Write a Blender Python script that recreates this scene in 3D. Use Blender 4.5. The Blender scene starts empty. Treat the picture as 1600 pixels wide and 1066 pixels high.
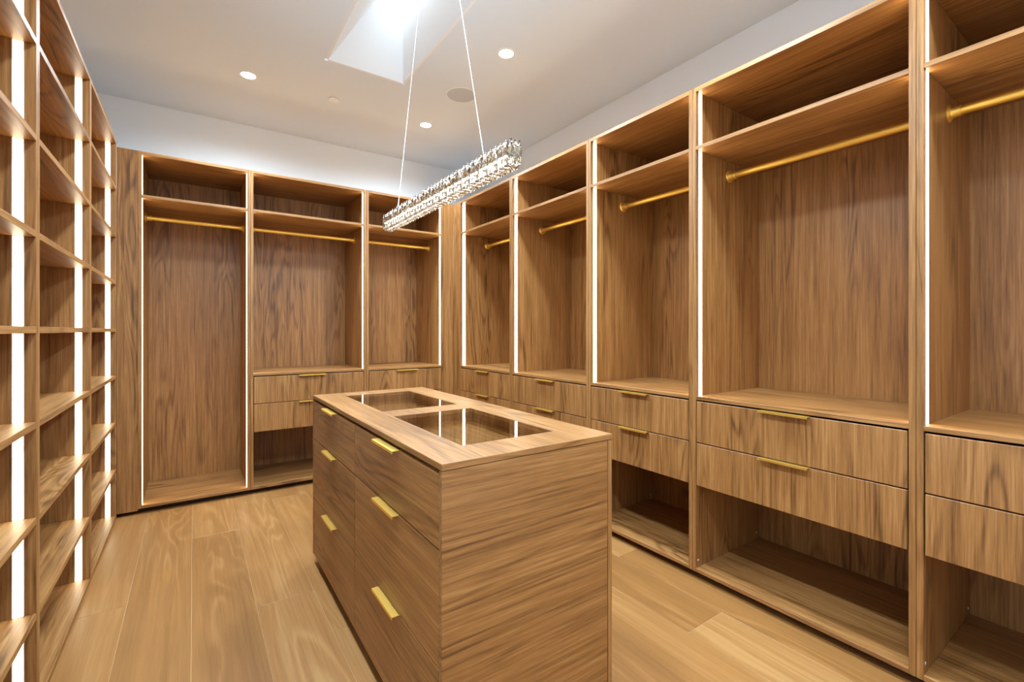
import bpy, bmesh, math, random
from mathutils import Vector, Matrix

random.seed(7)
scene = bpy.context.scene
C = scene.collection

# ------------------------------------------------------------------ camera
cam_d = bpy.data.cameras.new('camera')
cam = bpy.data.objects.new('camera', cam_d)
C.objects.link(cam)
cam_d.sensor_fit = 'HORIZONTAL'
cam_d.sensor_width = 36.0
cam_d.lens = 722.58 / 1600 * 36.0
cam_d.shift_y = -(533 - 516.66) / 1600
cam_d.clip_start = 0.02
cam.location = (0, 0, 1.29)
cam.rotation_euler = (math.pi / 2, 0, -0.6036)
scene.camera = cam

# ------------------------------------------------------------------ world and exposure
world = bpy.data.worlds.new('sky')
scene.world = world
world.use_nodes = True
bg = world.node_tree.nodes['Background']
bg.inputs[0].default_value = (0.86, 0.93, 1.0, 1)
bg.inputs[1].default_value = 3.0
vs = scene.view_settings
vs.view_transform = 'Standard'
vs.look = 'None'
vs.exposure = 0.71
vs.gamma = 1.0
vs.use_curve_mapping = False
LED_POWER = 9.0           # strips in the wardrobes
SHELF_LED_POWER = 4.6     # strips in the open shelving
LED_COL = (1.0, 0.82, 0.56)
DOWN_POWER = 132.0      # watts of each downlight's beam
DOWN_COL = (0.70, 0.87, 1.0)
CRYSTAL_POWER = 4.6
cy = scene.cycles
cy.use_denoising = True
cy.max_bounces = 9
cy.diffuse_bounces = 5
cy.glossy_bounces = 4
cy.transmission_bounces = 8
cy.transparent_max_bounces = 12
cy.sample_clamp_indirect = 6.0
cy.caustics_reflective = False
cy.caustics_refractive = False
cy.use_light_tree = True
cy.use_adaptive_sampling = True
cy.adaptive_threshold = 0.02


# ------------------------------------------------------------------ materials
def new_mat(name):
    m = bpy.data.materials.new(name)
    m.use_nodes = True
    nt = m.node_tree
    return m, nt, nt.nodes['Principled BSDF']


def plain(name, col, rough=0.5, metal=0.0, spec=0.5):
    m, nt, b = new_mat(name)
    b.inputs['Base Color'].default_value = (*col, 1)
    b.inputs['Roughness'].default_value = rough
    b.inputs['Metallic'].default_value = metal
    b.inputs['Specular IOR Level'].default_value = spec
    return m


def emitter(name, col, power):
    m, nt, b = new_mat(name)
    b.inputs['Base Color'].default_value = (0.8, 0.8, 0.8, 1)
    b.inputs['Emission Color'].default_value = (*col, 1)
    b.inputs['Emission Strength'].default_value = power
    return m


def srgb(r, g, b):
    f = lambda c: ((c / 255 + 0.055) / 1.055) ** 2.4 if c > 10 else c / 255 / 12.92
    return (f(r), f(g), f(b))


def wood(name, axis, dark, mid, light, rough=0.42, tone=0.12, ring=0.30, fibre=0.52,
         across=9.0, along=0.55, ring_freq=14.0, spec=0.5, bump=0.08, plank=False):
    """Procedural veneer; the grain runs along `axis` in object space and each
    object gets its own cut through Object Info random."""
    m, nt, b = new_mat(name)
    N, L = nt.nodes, nt.links
    tc = N.new('ShaderNodeTexCoord')
    oi = N.new('ShaderNodeObjectInfo')
    rnd = N.new('ShaderNodeVectorMath'); rnd.operation = 'SCALE'
    rnd.inputs[0].default_value = (61.0, 47.0, 83.0)
    L.new(oi.outputs['Random'], rnd.inputs['Scale'])
    add = N.new('ShaderNodeVectorMath'); add.operation = 'ADD'
    L.new(tc.outputs['Object'], add.inputs[0]); L.new(rnd.outputs[0], add.inputs[1])

    def noise(cross, lon, detail, rough_=0.5, dist=0.0):
        mul = N.new('ShaderNodeVectorMath'); mul.operation = 'MULTIPLY'
        v = [cross] * 3; v[axis] = lon
        mul.inputs[1].default_value = v
        L.new(add.outputs[0], mul.inputs[0])
        n = N.new('ShaderNodeTexNoise')
        n.inputs['Scale'].default_value = 1.0
        n.inputs['Detail'].default_value = detail
        n.inputs['Roughness'].default_value = rough_
        n.inputs['Distortion'].default_value = dist
        L.new(mul.outputs[0], n.inputs['Vector'])
        return n.outputs['Fac']

    def math_(op, a, c=None, d=None):
        k = N.new('ShaderNodeMath'); k.operation = op
        for i, q in enumerate((a, c, d)):
            if q is None: continue
            if isinstance(q, (int, float)): k.inputs[i].default_value = q
            else: L.new(q, k.inputs[i])
        return k.outputs[0]

    broad = noise(across * 1.6, along * 0.5, 3.0, 0.6)
    body = noise(across * 0.55, along, 2.0, 0.5, 0.6)
    rings = math_('SINE', math_('MULTIPLY', body, ring_freq * 6.283))
    rings = math_('POWER', math_('ADD', math_('MULTIPLY', rings, 0.5), 0.5), 2.5)
    gate = noise(across * 0.7, along * 0.9, 1.0)
    gate = math_('SMOOTH_MIN', math_('MAXIMUM', math_('MULTIPLY', math_('SUBTRACT', gate, 0.44), 6.0), 0.0), 1.0, 0.1)
    fib = noise(230.0, 6.0, 3.0, 0.75)
    fib2 = noise(90.0, 2.2, 3.0, 0.65)
    v = math_('ADD', 0.5, math_('MULTIPLY', math_('SUBTRACT', broad, 0.5), tone * 5))
    v = math_('SUBTRACT', v, math_('MULTIPLY', math_('MULTIPLY', rings, gate), ring))
    v = math_('ADD', v, math_('MULTIPLY', math_('SUBTRACT', fib, 0.5), fibre * 1.5))
    v = math_('ADD', v, math_('MULTIPLY', math_('SUBTRACT', fib2, 0.5), fibre * 2.0))
    if plank:
        v = math_('ADD', v, math_('MULTIPLY', math_('SUBTRACT', oi.outputs['Random'], 0.5), 0.28))
    ramp = N.new('ShaderNodeValToRGB')
    e = ramp.color_ramp.elements
    e[0].position = 0.0; e[0].color = (*dark, 1)
    e[1].position = 1.0; e[1].color = (*light, 1)
    k = e.new(0.5); k.color = (*mid, 1)
    L.new(v, ramp.inputs[0])
    L.new(ramp.outputs[0], b.inputs['Base Color'])
    b.inputs['Roughness'].default_value = rough
    b.inputs['Specular IOR Level'].default_value = spec
    bp = N.new('ShaderNodeBump')
    bp.inputs['Strength'].default_value = bump
    bp.inputs['Distance'].default_value = 0.0006
    L.new(fib, bp.inputs['Height'])
    L.new(bp.outputs[0], b.inputs['Normal'])
    return m


W_D, W_M, W_L = srgb(88, 55, 25), srgb(155, 107, 58), srgb(194, 148, 92)
WX = wood('walnut_grain_x', 0, W_D, W_M, W_L)
WY = wood('walnut_grain_y', 1, W_D, W_M, W_L)
WZ = wood('walnut_grain_z', 2, W_D, W_M, W_L)
WOOD = {0: WX, 1: WY, 2: WZ}
OAK = wood('oak_floor', 1, srgb(112, 74, 36), srgb(158, 110, 60), srgb(190, 146, 92), rough=0.38,
           tone=0.10, ring=-0.22, fibre=0.20, across=8.0, along=0.55, ring_freq=13.0, plank=True, bump=0.05)
SUB = plain('floor_joint_highlight', srgb(206, 174, 128), 0.6)  # pale joint colour stands in for highlights on the plank bevels
PAINT = plain('white_wall_paint', (0.87, 0.91, 0.95), 0.6)
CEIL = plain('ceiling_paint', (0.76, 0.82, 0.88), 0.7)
SHAFTM = plain('skylight_paint', (0.86, 0.87, 0.88), 0.6)
BRASS = plain('brushed_brass', (0.95, 0.63, 0.14), 0.42, 0.9)
CHROME = plain('polished_chrome', (0.86, 0.84, 0.80), 0.08, 1.0)
GOLDCORE = plain('champagne_metal', (0.75, 0.60, 0.38), 0.22, 1.0)
DARK = plain('shadow_gap_board', srgb(58, 40, 26), 0.7)
ALU = plain('led_channel_aluminium', (0.62, 0.60, 0.58), 0.45)
WPLAST = plain('white_plastic', (0.90, 0.90, 0.89), 0.4)
GRILLE = plain('speaker_grille', (0.56, 0.59, 0.62), 0.8)
LED = emitter('warm_led_diffuser', LED_COL, LED_POWER)
SHELF_LED = emitter('shelf_led_diffuser', LED_COL, SHELF_LED_POWER)
LENS = emitter('downlight_lens', (1.0, 0.98, 0.95), 14.0)
CORE = emitter('chandelier_led', (1.0, 0.90, 0.74), CRYSTAL_POWER)
ADDED_UPLED = emitter('added_ceiling_uplight', (0.66, 0.86, 1.0), 82.0)  # invented upward glow, added to brighten the ceiling
CABLE = plain('steel_cable', (0.85, 0.85, 0.84), 0.35)


def pane_mat(name, tint, refl):
    m = bpy.data.materials.new(name); m.use_nodes = True
    nt = m.node_tree; N, L = nt.nodes, nt.links
    N.clear()
    out = N.new('ShaderNodeOutputMaterial')
    mix = N.new('ShaderNodeMixShader')
    tr = N.new('ShaderNodeBsdfTransparent'); tr.inputs[0].default_value = (*tint, 1)
    gl = N.new('ShaderNodeBsdfGlossy'); gl.inputs['Roughness'].default_value = 0.005
    lw = N.new('ShaderNodeLayerWeight'); lw.inputs[0].default_value = 0.5
    pw = N.new('ShaderNodeMath'); pw.operation = 'POWER'; pw.inputs[1].default_value = 5.0
    L.new(lw.outputs['Facing'], pw.inputs[0])
    ma = N.new('ShaderNodeMath'); ma.operation = 'MULTIPLY_ADD'
    ma.inputs[1].default_value = 1.0 - refl; ma.inputs[2].default_value = refl
    L.new(pw.outputs[0], ma.inputs[0])
    L.new(ma.outputs[0], mix.inputs[0]); L.new(tr.outputs[0], mix.inputs[1]); L.new(gl.outputs[0], mix.inputs[2])
    L.new(mix.outputs[0], out.inputs[0])
    return m


BRONZE = pane_mat('bronze_glass', (0.95, 0.935, 0.88), 0.06)
CLEAR = pane_mat('clear_glass', (0.96, 0.98, 0.98), 0.04)
CRYSTAL = new_mat('cut_crystal')[0]
_b = CRYSTAL.node_tree.nodes['Principled BSDF']
_b.inputs['Base Color'].default_value = (1, 1, 1, 1)
_b.inputs['Transmission Weight'].default_value = 1.0
_b.inputs['IOR'].default_value = 1.52
_b.inputs['Roughness'].default_value = 0.0

# ------------------------------------------------------------------ helpers
_cache = {}


def box_mesh(sx, sy, sz, mat, bev=0.0009):
    key = (round(sx, 4), round(sy, 4), round(sz, 4), mat.name, bev)
    if key in _cache: return _cache[key]
    bm = bmesh.new()
    bmesh.ops.create_cube(bm, size=1.0, matrix=Matrix.Diagonal((sx, sy, sz, 1)))
    if bev and min(sx, sy, sz) > 3 * bev:
        bmesh.ops.bevel(bm, geom=bm.edges[:], offset=bev, segments=1, affect='EDGES', profile=0.5)
    me = bpy.data.meshes.new('panel')
    bm.to_mesh(me); bm.free()
    me.materials.append(mat)
    _cache[key] = me
    return me


def link(name, me, loc, parent=None):
    o = bpy.data.objects.new(name, me)
    C.objects.link(o)
    o.parent = parent
    off = Vector((0, 0, 0))
    p = parent
    while p is not None:
        off += p.location; p = p.parent
    o.location = Vector(loc) - off
    return o


def box(name, x0, x1, y0, y1, z0, z1, mat, parent=None, bev=0.0009):
    me = box_mesh(x1 - x0, y1 - y0, z1 - z0, mat, bev)
    return link(name, me, ((x0 + x1) / 2, (y0 + y1) / 2, (z0 + z1) / 2), parent)


def root(name, label, cat, loc, group=None):
    o = bpy.data.objects.new(name, None)
    C.objects.link(o)
    o.empty_display_size = 0.1
    o.location = loc
    o['label'] = label
    o['category'] = cat
    if group: o['group'] = group
    return o


def finish(bm, name, mat, loc, parent=None, smooth=False):
    bmesh.ops.recalc_face_normals(bm, faces=bm.faces[:])
    me = bpy.data.meshes.new(name)
    bm.to_mesh(me); bm.free()
    if smooth:
        for p in me.polygons: p.use_smooth = True
    me.materials.append(mat)
    return link(name, me, loc, parent)


def add_box(bm, x0, x1, y0, y1, z0, z1):
    bmesh.ops.create_cube(bm, size=1.0, matrix=Matrix.Translation(((x0 + x1) / 2, (y0 + y1) / 2, (z0 + z1) / 2)) @ Matrix.Diagonal((x1 - x0, y1 - y0, z1 - z0, 1)))


def lathe(bm, prof, seg=32, mat=Matrix.Identity(4)):
    """profile of (radius, height) revolved about z"""
    rings = []
    for r, z in prof:
        if r < 1e-6:
            rings.append([bm.verts.new(mat @ Vector((0, 0, z)))])
        else:
            rings.append([bm.verts.new(mat @ Vector((r * math.cos(2 * math.pi * k / seg), r * math.sin(2 * math.pi * k / seg), z))) for k in range(seg)])
    for a, b in zip(rings, rings[1:]):
        for k in range(seg):
            k2 = (k + 1) % seg
            if len(a) == 1 and len(b) == 1: continue
            if len(a) == 1: bm.faces.new((a[0], b[k], b[k2]))
            elif len(b) == 1: bm.faces.new((a[k], a[k2], b[0]))
            else: bm.faces.new((a[k], a[k2], b[k2], b[k]))


def frame_mesh(xs, ys, holes, z0, z1):
    """a slab on a grid with cells left out, as one closed mesh"""
    bm = bmesh.new()
    V = {}
    def v(i, j, k):
        if (i, j, k) not in V: V[(i, j, k)] = bm.verts.new((xs[i], ys[j], (z0, z1)[k]))
        return V[(i, j, k)]
    nx, ny = len(xs) - 1, len(ys) - 1
    solid = lambda i, j: 0 <= i < nx and 0 <= j < ny and (i, j) not in holes
    for i in range(nx):
        for j in range(ny):
            if not solid(i, j): continue
            for k in (0, 1):
                bm.faces.new((v(i, j, k), v(i + 1, j, k), v(i + 1, j + 1, k), v(i, j + 1, k)))
            for di, dj, a, b in ((-1, 0, (i, j), (i, j + 1)), (1, 0, (i + 1, j), (i + 1, j + 1)), (0, -1, (i, j), (i + 1, j)), (0, 1, (i, j + 1), (i + 1, j + 1))):
                if not solid(i + di, j + dj):
                    bm.faces.new((v(*a, 0), v(*b, 0), v(*b, 1), v(*a, 1)))
    return bm


def struct(o):
    o['kind'] = 'structure'
    return o


# ------------------------------------------------------------------ the room
XR, YB, XL = 2.1445, 4.1477, -0.4325          # cabinet faces
X0, X1, Y0, Y1, ZC = -0.82, 2.80, -1.10, 4.80, 3.145
floor = struct(box('floor', X0, X1, Y0, Y1, -0.08, -0.0016, SUB, None, 0))
floor['label'] = 'wide honey oak plank floor'; 
struct(box('wall_left', X0 - 0.12, X0, Y0 - 0.12, Y1 + 0.12, -0.08, ZC + 0.3, PAINT, None, 0))
struct(box('wall_right', X1, X1 + 0.12, Y0 - 0.12, Y1 + 0.12, -0.08, ZC + 0.3, PAINT, None, 0))
struct(box('wall_back', X0, X1, Y1, Y1 + 0.12, -0.08, ZC + 0.3, PAINT, None, 0))
struct(box('wall_front', X0, X1, Y0 - 0.12, Y0, -0.08, ZC + 0.3, PAINT, None, 0))
SKX0, SKX1, SKY0, SKY1 = 0.76, 1.295, 2.10, 3.32
bm = frame_mesh([X0, SKX0 - .019, SKX1 + .019, X1], [Y0, SKY0 - .019, SKY1 + .019, Y1], {(1, 1)}, ZC, ZC + 0.06)
struct(finish(bm, 'ceiling', CEIL, (0, 0, 0)))

# floor planks, 250 mm wide, running down the room
PW = 0.25
joints = {-2: [1.1, 2.808, 4.3], -1: [0.3, 1.95, 4.9], 0: [1.45, 3.48], 1: [0.55, 2.45, 4.45], 2: [0.2, 2.07, 3.95],
          3: [1.2, 3.1], 4: [0.4, 2.3, 4.1], 5: [1.6, 3.4], 6: [-0.2, 2.9, 4.4], 7: [1.2, 3.3], 8: [-0.3, 1.826, 3.7]}
for k in range(-4, 12):
    xa, xb = -0.006 + PW * k, -0.006 + PW * (k + 1)
    xa, xb = max(xa, X0), min(xb, X1)
    if xb - xa < 0.02: continue
    js = joints.get(k, [0.2 + (k * 0.73) % 1.7, 2.3 + (k * 0.73) % 1.5])
    ends = [Y0] + [j for j in js if Y0 + .1 < j < Y1 - .05] + [Y1]
    for a, b in zip(ends, ends[1:]):
        box('plank', xa + 0.0006, xb - 0.0006, a + 0.0006, b - 0.0006, -0.012, 0.0, OAK, floor, 0.0012)

# skylight: white shaft, one flared side, pane above
SZ = 3.70
win = struct(root('window_1', 'white skylight shaft with a glazed roof opening above', 'skylight', ((SKX0 + SKX1) / 2, (SKY0 + SKY1) / 2, ZC)))
del win['category']
TX0 = 1.10


def shaft(name, quad, out):
    b2 = bmesh.new()
    o = Vector(out) * 0.02
    a = [b2.verts.new(Vector(q)) for q in quad]
    c = [b2.verts.new(Vector(q) + o) for q in quad]
    b2.faces.new(a); b2.faces.new(c[::-1])
    for i in range(4):
        b2.faces.new((a[i], a[(i + 1) % 4], c[(i + 1) % 4], c[i]))
    off = win.location
    for v_ in b2.verts: v_.co -= off
    return finish(b2, name, SHAFTM, off, win)


zl = ZC + 0.0005
shaft('shaft_side', [(SKX0, SKY0, zl), (SKX0, SKY1, zl), (TX0, SKY1, SZ), (TX0, SKY0, SZ)], (-1, 0, 0.3))
shaft('shaft_side', [(SKX1, SKY0, zl), (SKX1, SKY1, zl), (SKX1, SKY1, SZ + .25), (SKX1, SKY0, SZ + .25)], (1, 0, 0))
shaft('shaft_side', [(SKX0, SKY1, zl), (SKX1, SKY1, zl), (SKX1, SKY1, SZ), (TX0, SKY1, SZ)], (0, 1, 0))
shaft('shaft_side', [(SKX0, SKY0, zl), (SKX1, SKY0, zl), (SKX1, SKY0, SZ), (TX0, SKY0, SZ)], (0, -1, 0))
bm = frame_mesh([TX0 - .34, TX0 - .30, SKX1 + .005, SKX1 + .03], [SKY0 - .03, SKY0 - .005, SKY1 + .005, SKY1 + .03], {(1, 1)}, SZ + .02, SZ + .27)
for v_ in bm.verts: v_.co -= win.location
finish(bm, 'skylight_curb', SHAFTM, win.location, win)
box('pane', TX0 - .335, SKX1 + .025, SKY0 - .025, SKY1 + .025, SZ + .272, SZ + .280, CLEAR, win, 0)
box('shaft_ledge', TX0 - .335, TX0 - .0, SKY0 - .025, SKY1 + .025, SZ + .0, SZ + .018, SHAFTM, win, 0)

# ------------------------------------------------------------------ wardrobe units
T = 0.021            # carcass board
ZB0, ZBT = 0.04, 0.0595
ZD2, ZD1, ZD1T = 0.489, 0.710, 0.9235
ZCB, ZCT = 0.9318, 0.950
ZSB, ZST = 2.226, 2.2455
ZTB, ZTT = 2.5275, 2.5497
RAILZ = 2.146


def handle_mesh(axis):
    """tab pull: folded plate 208 mm long; axis 'y' = long side along y, sticking out to -x"""
    key = ('handle', axis)
    if key in _cache: return _cache[key]
    b = bmesh.new()
    hl, d = 0.104, 0.025
    add_box(b, -d, 0.012, -hl, hl, 0.0, 0.0022)
    add_box(b, -d, -d + 0.0022, -hl, hl, -0.007, 0.0)
    if axis == 'x':
        bmesh.ops.rotate(b, verts=b.verts[:], cent=(0, 0, 0), matrix=Matrix.Rotation(math.pi / 2, 3, 'Z'))
    me = bpy.data.meshes.new('tab_pull'); b.to_mesh(me); b.free(); me.materials.append(BRASS)
    _cache[key] = me
    return me


def rail(parent, p0, p1):
    """brass hanging rail between two points, with turned end flanges"""
    p0, p1 = Vector(p0), Vector(p1)
    ln = (p1 - p0).length
    mid = (p0 + p1) / 2
    rot = (p1 - p0).to_track_quat('Z', 'Y').to_matrix().to_4x4()
    b = bmesh.new()
    lathe(b, [(0, -ln / 2 + .02), (0.0172, -ln / 2 + .02), (0.0172, ln / 2 - .02), (0, ln / 2 - .02)], 24, rot)
    r = finish(b, 'clothes_rail', BRASS, mid, parent, True)
    r.data.set_sharp_from_angle(angle=0.6)
    for s in (-1, 1):
        b = bmesh.new()
        m = rot @ (Matrix.Identity(4) if s < 0 else Matrix.Rotation(math.pi, 4, 'X')) @ Matrix.Translation((0, 0, 0))
        lathe(b, [(0, 0), (0.035, 0), (0.035, 0.003), (0.032, 0.006), (0.023, 0.010), (0.0215, 0.013), (0.0215, 0.036), (0.0195, 0.038), (0, 0.038)], 28, m)
        f = finish(b, 'flange', BRASS, mid + (p1 - p0).normalized() * s * (ln / 2 - 0.0003), r, True)
        f.data.set_sharp_from_angle(angle=0.5)


def led(parent, face, a0, a1, z0, z1, inward, mat=None):
    """LED profile lying on a side board; face = position of the board surface.
    parent axis: for the right wall boards are y-faces, strip spans x a0..a1"""
    axis, pos = face
    mat = mat or LED
    t0, t1 = (pos, pos + 0.0012 * inward), (pos, pos + 0.0020 * inward)
    lo, hi = lambda q: min(q), lambda q: max(q)
    z0 += 0.001; z1 -= 0.001
    if axis == 'y':
        ch = box('led_channel', a0 - .0025, a1 + .0025, lo(t0), hi(t0), z0, z1, ALU, parent, 0)
        box('led_strip', a0, a1, lo(t1), hi(t1), z0, z1, mat, ch, 0)
    else:
        ch = box('led_channel', lo(t0), hi(t0), a0 - .0025, a1 + .0025, z0, z1, ALU, parent, 0)
        box('led_strip', lo(t1), hi(t1), a0, a1, z0, z1, mat, ch, 0)


def cap(parent, loc, axis):
    b = bmesh.new()
    m = Matrix.Rotation(math.pi / 2, 4, 'X' if axis == 'y' else 'Y')
    lathe(b, [(0, -0.002), (0.006, -0.002), (0.006, 0.001), (0.004, 0.002), (0, 0.002)], 12, m)
    finish(b, 'screw_cap', ALU, loc, parent)


D = 0.63             # interior depth


def right_unit(ya, yb, label, filler=None):
    """wardrobe on the right wall between ya and yb (outer faces), open to -x"""
    u = root('wardrobe_unit', label, 'wardrobe', (XR + 0.3, (ya + yb) / 2, 0.0), 'wardrobe units with drawers')
    xb = XR + D
    i0, i1 = ya + T, yb - T
    g = 0.0007
    box('side_panel', XR, xb, ya + g, i0, ZB0, ZTT, WZ, u)
    box('side_panel', XR, xb, i1, yb - g, ZB0, ZTT, WZ, u)
    box('back_panel', xb, xb + 0.012, ya + g, yb - g, ZB0, ZTT, WZ, u, 0)
    box('top_panel', XR, xb, i0, i1, ZTB, ZTT, WY, u)
    box('shelf', XR, xb, i0, i1, ZSB, ZST, WY, u)
    box('counter', XR, xb, i0, i1, ZCB, ZCT, WY, u)
    box('drawer_deck', XR + 0.03, xb, i0, i1, ZD2 + 0.006, ZD2 + 0.022, WY, u)
    box('bottom_panel', XR, xb, i0, i1, ZB0, ZBT, WY, u)
    box('plinth', XR + 0.06, XR + 0.078, ya + g, yb - g, 0.0, ZB0, DARK, u, 0)
    gap = 0.005
    for z0, z1 in ((ZD1 + gap / 2, ZD1T), (ZD2, ZD1 - gap / 2)):
        d = box('drawer', XR, XR + 0.019, i0 + .004, i1 - .004, z0, z1, WZ, u, 0.0016)
        link('handle', handle_mesh('y'), (XR, (ya + yb) / 2, z1), d)
        box('drawer_box', XR + 0.019, XR + 0.5, i0 + .015, i1 - .015, z0 + 0.02, z1 - 0.03, DARK, d, 0)
    rail(u, (XR + 0.31, i0, RAILZ), (XR + 0.31, i1, RAILZ))
    for z0, z1 in ((ZCT, ZSB), (ZST, ZTB)):
        led(u, ('y', i0), XR + 0.024, XR + 0.050, z0, z1, 1)
        led(u, ('y', i1), XR + 0.024, XR + 0.050, z0, z1, -1)
    cap(u, (XR + 0.02, i1, ZBT + 0.035), 'y')
    cap(u, (XR + D - 0.03, i1, ZBT + 0.035), 'y')
    if filler:
        box('filler_panel', XR, XR + 0.02, yb, filler, ZB0 - 0.012, ZTT, WZ, u)
    return u


A_, B_, C_, D_, E_ = 0.5457, 1.4531, 2.2235, 3.1270, 4.0145
right_unit(A_ - 0.907, A_, 'walnut wardrobe cut off by the right edge of the picture')
right_unit(A_, B_, 'widest walnut wardrobe on the right wall, whole in view, right of the island')
right_unit(B_, C_, 'narrow walnut wardrobe on the right wall, its lower cubby just right of the island end')
right_unit(C_, D_, 'walnut wardrobe on the right wall, second from the far corner, rising behind the island')
right_unit(D_, E_, 'walnut wardrobe on the right wall, the one in the far corner', filler=YB - 0.0005)


def back_unit(xa, xb_, label, drawers=True, filler=None):
    u = root('wardrobe_unit', label, 'wardrobe', ((xa + xb_) / 2, YB + 0.3, 0.0), 'wardrobe units with drawers' if drawers else None)
    yb = YB + D
    i0, i1 = xa + T, xb_ - T
    g = 0.0007
    box('side_panel', xa + g, i0, YB, yb, ZB0, ZTT, WZ, u)
    box('side_panel', i1, xb_ - g, YB, yb, ZB0, ZTT, WZ, u)
    box('back_panel', xa + g, xb_ - g, yb, yb + 0.012, ZB0, ZTT, WZ, u, 0)
    box('top_panel', i0, i1, YB, yb, ZTB, ZTT, WX, u)
    box('shelf', i0, i1, YB, yb, ZSB, ZST, WX, u)
    box('bottom_panel', i0, i1, YB, yb, ZB0, ZBT, WX, u)
    box('plinth', xa + g, xb_ - g, YB + 0.06, YB + 0.078, 0.0, ZB0, DARK, u, 0)
    lo = ZBT
    if drawers:
        lo = ZCT
        box('counter', i0, i1, YB, yb, ZCB, ZCT, WX, u)
        box('drawer_deck', i0, i1, YB + 0.03, yb, ZD2 + 0.006, ZD2 + 0.022, WX, u)
        gap = 0.005
        for z0, z1 in ((ZD1 + gap / 2, ZD1T), (ZD2, ZD1 - gap / 2)):
            d = box('drawer', i0 + .004, i1 - .004, YB, YB + 0.019, z0, z1, WZ, u, 0.0016)
            link('handle', handle_mesh('x'), ((xa + xb_) / 2, YB, z1), d)
            box('drawer_box', i0 + .015, i1 - .015, YB + 0.019, YB + 0.5, z0 + 0.02, z1 - 0.03, DARK, d, 0)
    rail(u, (i0, YB + 0.31, RAILZ), (i1, YB + 0.31, RAILZ))
    for z0, z1 in ((lo, ZSB), (ZST, ZTB)):
        led(u, ('x', i0), YB + 0.024, YB + 0.050, z0, z1, 1)
        led(u, ('x', i1), YB + 0.024, YB + 0.050, z0, z1, -1)
    if filler:
        fa, fb = filler
        box('filler_panel', fa, fb, YB, YB + 0.02, ZB0 - 0.012, ZTT, WZ, u)
    return u


F_, G_, H_, J_ = -0.3190, 0.3694, 1.2769, 2.0382
back_unit(F_, G_, 'tall walnut hanging bay without drawers, left of the back wall', False, (XL + 0.001, F_))
back_unit(G_, H_, 'wider walnut wardrobe with drawers, in the middle of the back wall')
back_unit(H_, J_, 'narrower walnut wardrobe with drawers, right of the back wall behind the chandelier', True, (J_, XR - 0.0005))

# ------------------------------------------------------------------ open shelving on the left wall
LT = [2.2705, 1.9478, 1.6250, 1.3032, 0.9845, 0.6640, 0.3426]
LTH = 0.0225
LD = 0.35


def left_unit(ya, yb, label):
    u = root('shelving_unit', label, 'shelving', (XL - 0.17, (ya + yb) / 2, 0.0), 'lit open shelving units')
    i0, i1 = ya + 0.0205, yb - 0.0205
    g = 0.0007
    xb = XL - LD
    box('side_panel', xb, XL, ya + g, i0, 0, 2.587, WZ, u)
    box('side_panel', xb, XL, i1, yb - g, 0, 2.587, WZ, u)
    box('back_panel', xb - 0.01, xb, ya + g, yb - g, 0, 2.587, WZ, u, 0)
    box('top_panel', xb, XL, i0, i1, 2.5648, 2.587, WY, u)
    box('bottom_panel', xb, XL, i0, i1, 0.004, 0.026, WY, u)
    for z in LT:
        box('shelf', xb, XL, i0, i1, z - LTH, z, WY, u)
    zs = [0.026] + sorted(LT) + [2.5648 + LTH]
    for a, b in zip(zs, zs[1:]):
        led(u, ('y', i1), XL - 0.0555, XL - 0.0310, a, b - LTH, -1, SHELF_LED)
    return u


P_, Q_, R_ = 2.2015, 3.1795, 4.1455
left_unit(P_ - 0.977, P_, 'nearest lit walnut shelving bay, cut off by the left edge of the picture')
left_unit(P_, Q_, 'middle bay of the lit walnut shelving on the left wall')
left_unit(Q_, R_, 'far bay of the lit walnut shelving, next to the back corner')

# ------------------------------------------------------------------ island
IX0, IX1, IY0, IY1, IZ = 0.55, 1.205, 1.13, 2.755, 0.93
isl = root('island', 'walnut island with six drawers and two glass display windows in its top', 'island', ((IX0 + IX1) / 2, (IY0 + IY1) / 2, 0.0))
xs = [IX0, 0.692, 1.063, IX1]
ys = [IY0, 1.280, 1.886, 2.020, 2.630, IY1]
bm = frame_mesh(xs, ys, {(1, 1), (1, 3)}, IZ - 0.0185, IZ)
bmesh.ops.recalc_face_normals(bm, faces=bm.faces[:])
bmesh.ops.bevel(bm, geom=[e for e in bm.edges if len(e.link_faces) == 2 and e.calc_face_angle(0) > 0.5], offset=0.001, segments=1, affect='EDGES')
for v_ in bm.verts: v_.co -= Vector(((IX0 + IX1) / 2, (IY0 + IY1) / 2, IZ))
wt = finish(bm, 'worktop', WY, ((IX0 + IX1) / 2, (IY0 + IY1) / 2, IZ), isl)
wt.data.materials.append(WX)
for p in wt.data.polygons:
    if abs(p.normal.y) > 0.6: p.material_index = 1
IB = 0.05
box('end_panel', IX0 + 0.001, IX1 - 0.0215, IY0 + 0.003, IY0 + 0.0195, IB, IZ - 0.0205, WX, isl)
box('end_panel', IX0, IX1 - 0.0205, IY1 - 0.019, IY1, IB, IZ - 0.0188, WX, isl)
box('side_panel', IX1 - 0.0195, IX1 - 0.001, IY0 + 0.0015, IY1, IB, IZ - 0.0205, WZ, isl)
box('plinth', IX0 + 0.05, IX1 - 0.05, IY0 + 0.05, IY1 - 0.05, 0.0, IB, DARK, isl, 0)
box('carcass', IX0 + 0.024, IX1 - 0.021, IY0 + 0.0195, IY1 - 0.0195, IB, 0.780, DARK, isl, 0)
YS = 1.948
rows = ((0.6915, 0.8995), (0.3665, 0.6885), (IB, 0.3635))
for ca, cb in ((IY0 + 0.0215, YS - 0.0015), (YS + 0.0015, IY1 - 0.0215)):
    for z0, z1 in rows:
        d = box('drawer', IX0 + 0.001, IX0 + 0.020, ca, cb, z0, z1, WY, isl, 0.0028)
        link('handle', handle_mesh('y'), (IX0 + 0.001, (ca + cb) / 2, z1 - 0.0008), d)
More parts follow.
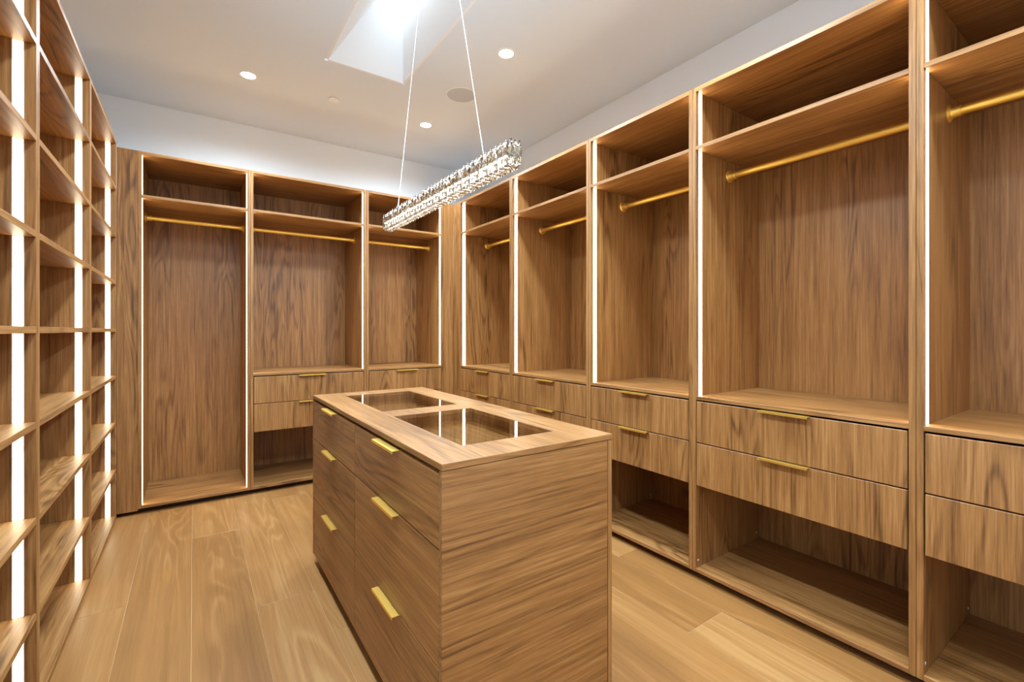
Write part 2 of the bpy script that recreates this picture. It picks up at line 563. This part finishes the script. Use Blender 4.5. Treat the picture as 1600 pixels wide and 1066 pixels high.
for k, (ya, yb) in enumerate(((1.280, 1.886), (2.020, 2.630))):
    x0_, x1_ = 0.692, 1.063
    box('glass_pane', x0_ + .001, x1_ - .001, ya + .001, yb - .001, IZ - 0.0070, IZ - 0.0015, BRONZE, isl, 0)
    tr = box('display_tray', x0_ - 0.05, x1_ + 0.05, ya - 0.045, yb + 0.045, 0.781, 0.862, WY, isl, 0)
    # tray walls, and the low inner rim along its floor
    tx0, tx1, ty0, ty1 = x0_ - .05, x1_ + .05, ya - .045, yb + .045
    box('tray_wall', tx0, tx0 + .014, ty0, ty1, 0.862, 0.905, WY, tr, 0)
    box('tray_wall', tx1 - .014, tx1, ty0, ty1, 0.862, 0.905, WY, tr, 0)
    box('tray_wall', tx0 + .014, tx1 - .014, ty0, ty0 + .014, 0.862, 0.905, WX, tr, 0)
    box('tray_wall', tx0 + .014, tx1 - .014, ty1 - .014, ty1, 0.862, 0.905, WX, tr, 0)

    rm = frame_mesh([tx0 + .0142, tx0 + .030, tx1 - .030, tx1 - .0142], [ty0 + .0142, ty0 + .030, ty1 - .030, ty1 - .0142], {(1, 1)}, 0.8622, 0.872)
    for v_ in rm.verts: v_.co -= Vector((x0_, ya, 0.86))
    finish(rm, 'tray_rim', WY, (x0_, ya, 0.86), tr)

# ------------------------------------------------------------------ chandelier
CX0, CX1, CY0, CY1, CZ0, CZ1 = 0.848, 0.902, 1.258, 2.475, 1.828, 1.922
cxm, cym = (CX0 + CX1) / 2, (CY0 + CY1) / 2
ch = root('crystal_chandelier', 'linear crystal pendant light hanging on two cables above the island', 'chandelier', (cxm, cym, CZ0))
b = bmesh.new()
add_box(b, -0.012, 0.012, CY0 - cym + .012, CY1 - cym - .012, 0.030, 0.074)
finish(b, 'light_bar', GOLDCORE, (cxm, cym, CZ0), ch)
for s, (xa, xb) in enumerate(((-0.0135, -0.0122), (0.0122, 0.0135))):
    b = bmesh.new(); add_box(b, xa, xb, CY0 - cym + .014, CY1 - cym - .014, 0.036, 0.046)
    finish(b, 'led_strip', CORE, (cxm, cym, CZ0), ch)
b = bmesh.new(); add_box(b, -0.005, 0.005, CY0 - cym + .014, CY1 - cym - .014, 0.0282, 0.0298)
finish(b, 'led_strip', CORE, (cxm, cym, CZ0), ch)
b = bmesh.new(); add_box(b, -0.009, 0.009, CY0 - cym + .014, CY1 - cym - .014, 0.0742, 0.0756)
finish(b, 'led_strip', ADDED_UPLED, (cxm, cym, CZ0), ch)  # added strip facing up, lifts the ceiling brightness
bm = frame_mesh([CX0 + .004, CX0 + .010, CX1 - .010, CX1 - .004], [CY0 + .004, CY0 + .010, CY1 - .010, CY1 - .004], {(1, 1)}, CZ1 - 0.008, CZ1 - 0.003)
for v_ in bm.verts: v_.co -= Vector((cxm, cym, CZ0))
finish(bm, 'top_frame', CHROME, (cxm, cym, CZ0), ch)


def crystal_mesh(key, w, h, d, seed):
    """cut crystal bar: wavy faceted prism, w along y, h along z, d along x"""
    if key in _cache: return _cache[key]
    rr = random.Random(seed)
    b = bmesh.new()
    n = 4
    rings = []
    for k in range(n + 1):
        z = -h / 2 + h * k / n
        s = 1.0 if k % 2 == 0 else 0.86
        if k in (0, n): s = 0.62
        ring = []
        for q in range(6):
            a = math.pi * 2 * q / 6 + (math.pi / 6 if k % 2 else 0)
            ring.append(b.verts.new((math.cos(a) * d / 2 * s * rr.uniform(.92, 1.05), math.sin(a) * w / 2 * s * rr.uniform(.92, 1.05), z)))
        rings.append(ring)
    for r0, r1 in zip(rings, rings[1:]):
        for q in range(6):
            q2 = (q + 1) % 6
            b.faces.new((r0[q], r0[q2], r1[q]))
            b.faces.new((r0[q2], r1[q2], r1[q]))
    b.faces.new(rings[0][::-1]); b.faces.new(rings[-1])
    bmesh.ops.recalc_face_normals(b, faces=b.faces[:])
    me = bpy.data.meshes.new('crystal'); b.to_mesh(me); b.free(); me.materials.append(CRYSTAL)
    _cache[key] = me
    return me


NCR = 38
step = (CY1 - CY0) / NCR
for i in range(NCR):
    y = CY0 + step * (i + 0.5)
    for s in (-1, 1):
        o = link('crystal', crystal_mesh(('cr', i % 5), step * 1.02, CZ1 - CZ0 - 0.012, 0.014, i % 5), (cxm + s * (CX1 - CX0 - 0.015) / 2, y, (CZ0 + CZ1) / 2 + 0.004), ch)
        if i % 2: o.rotation_euler = (math.pi, 0, 0)
    o = link('crystal', crystal_mesh(('cb', i % 3), step * 0.98, CX1 - CX0 - 0.004, 0.013, 20 + i % 3), (cxm, y, CZ0 + 0.008), ch)
    o.rotation_euler = (0, math.pi / 2, 0)
for y in (CY0 - 0.003, CY1 + 0.003):
    for x in (cxm - 0.016, cxm, cxm + 0.016):
        o = link('crystal', crystal_mesh(('cr', 1), step * 1.02, CZ1 - CZ0 - 0.012, 0.014, 1), (x, y, (CZ0 + CZ1) / 2 + 0.004), ch)


def cyl_between(name, p, q, r, mat, parent):
    p, q = Vector(p), Vector(q)
    rot = (q - p).to_track_quat('Z', 'Y').to_matrix().to_4x4()
    l = (q - p).length
    b = bmesh.new()
    lathe(b, [(0, -l / 2), (r, -l / 2), (r, l / 2), (0, l / 2)], 10, rot)
    return finish(b, name, mat, (p + q) / 2, parent)


cyl_between('cable', (cxm, 1.448, CZ1 - 0.005), (cxm, 1.775, ZC - 0.024), 0.0013, CABLE, ch)
cyl_between('cable', (cxm, 2.315, CZ1 - 0.005), (cxm, 1.945, ZC - 0.024), 0.0013, CABLE, ch)
b = bmesh.new()
add_box(b, -0.035, 0.035, -0.15, 0.15, -0.025, 0.0)
finish(b, 'canopy', CHROME, (cxm, 1.86, ZC), ch)

# ------------------------------------------------------------------ ceiling fittings
def downlight(x, y, label):
    u = root('downlight', label, 'downlight', (x, y, ZC), 'recessed ceiling downlights')
    b = bmesh.new()
    lathe(b, [(0.046, 0.0), (0.058, 0.0), (0.058, -0.003), (0.055, -0.006), (0.048, -0.006), (0.046, -0.003), (0.046, 0.0)], 40)
    finish(b, 'trim_ring', WPLAST, (x, y, ZC), u, False)
    b = bmesh.new()
    lathe(b, [(0, 0.0), (0.0458, 0.0), (0.0458, -0.003), (0.03, -0.0036), (0, -0.004)], 40)
    finish(b, 'lens', LENS, (x, y, ZC), u)
    ld = bpy.data.lights.new('downlight_beam', 'SPOT')
    ld.energy = DOWN_POWER; ld.color = DOWN_COL
    ld.spot_size = math.radians(170); ld.spot_blend = 0.8
    ld.shadow_soft_size = 0.12
    link('beam', ld, (x, y, ZC - 0.012), u)


downlight(0.329, 3.847, 'recessed downlight on the left of the ceiling, above the tall hanging bay')
downlight(1.725, 3.871, 'recessed downlight nearest the far right corner of the ceiling')
downlight(1.723, 2.567, 'recessed downlight right of the pendant cables, highest of the three in view')
for x, y in ((0.329, 2.567), (0.329, 1.26), (1.723, 1.26), (0.329, -0.05), (1.723, -0.05)):  # unseen downlights continuing the grid, added to raise the room's brightness
    downlight(x, y, 'added unseen downlight overhead, above the top edge of the picture')

u = root('ceiling_speaker', 'round flat grey ceiling speaker beside the pendant cable', 'speaker', (1.737, 3.222, ZC))
b = bmesh.new()
lathe(b, [(0.112, 0), (0.118, 0), (0.118, -0.004), (0.114, -0.006), (0.112, -0.004), (0.112, 0)], 48)
finish(b, 'rim', WPLAST, u.location, u)
b = bmesh.new()
lathe(b, [(0, 0), (0.1118, 0), (0.1118, -0.0035), (0.06, -0.0045), (0, -0.005)], 48)
finish(b, 'grille', GRILLE, u.location, u)
u = root('ceiling_sensor', 'small round white cover disc on the ceiling, near the skylight', 'sensor', (0.93, 3.861, ZC))
b = bmesh.new()
lathe(b, [(0, 0), (0.030, 0), (0.030, -0.006), (0, -0.006)], 32)
finish(b, 'collar', WPLAST, u.location, u)
b = bmesh.new()
lathe(b, [(0, -0.006), (0.040, -0.006), (0.040, -0.010), (0.036, -0.013), (0, -0.014)], 32)
finish(b, 'cover', WPLAST, u.location, u)
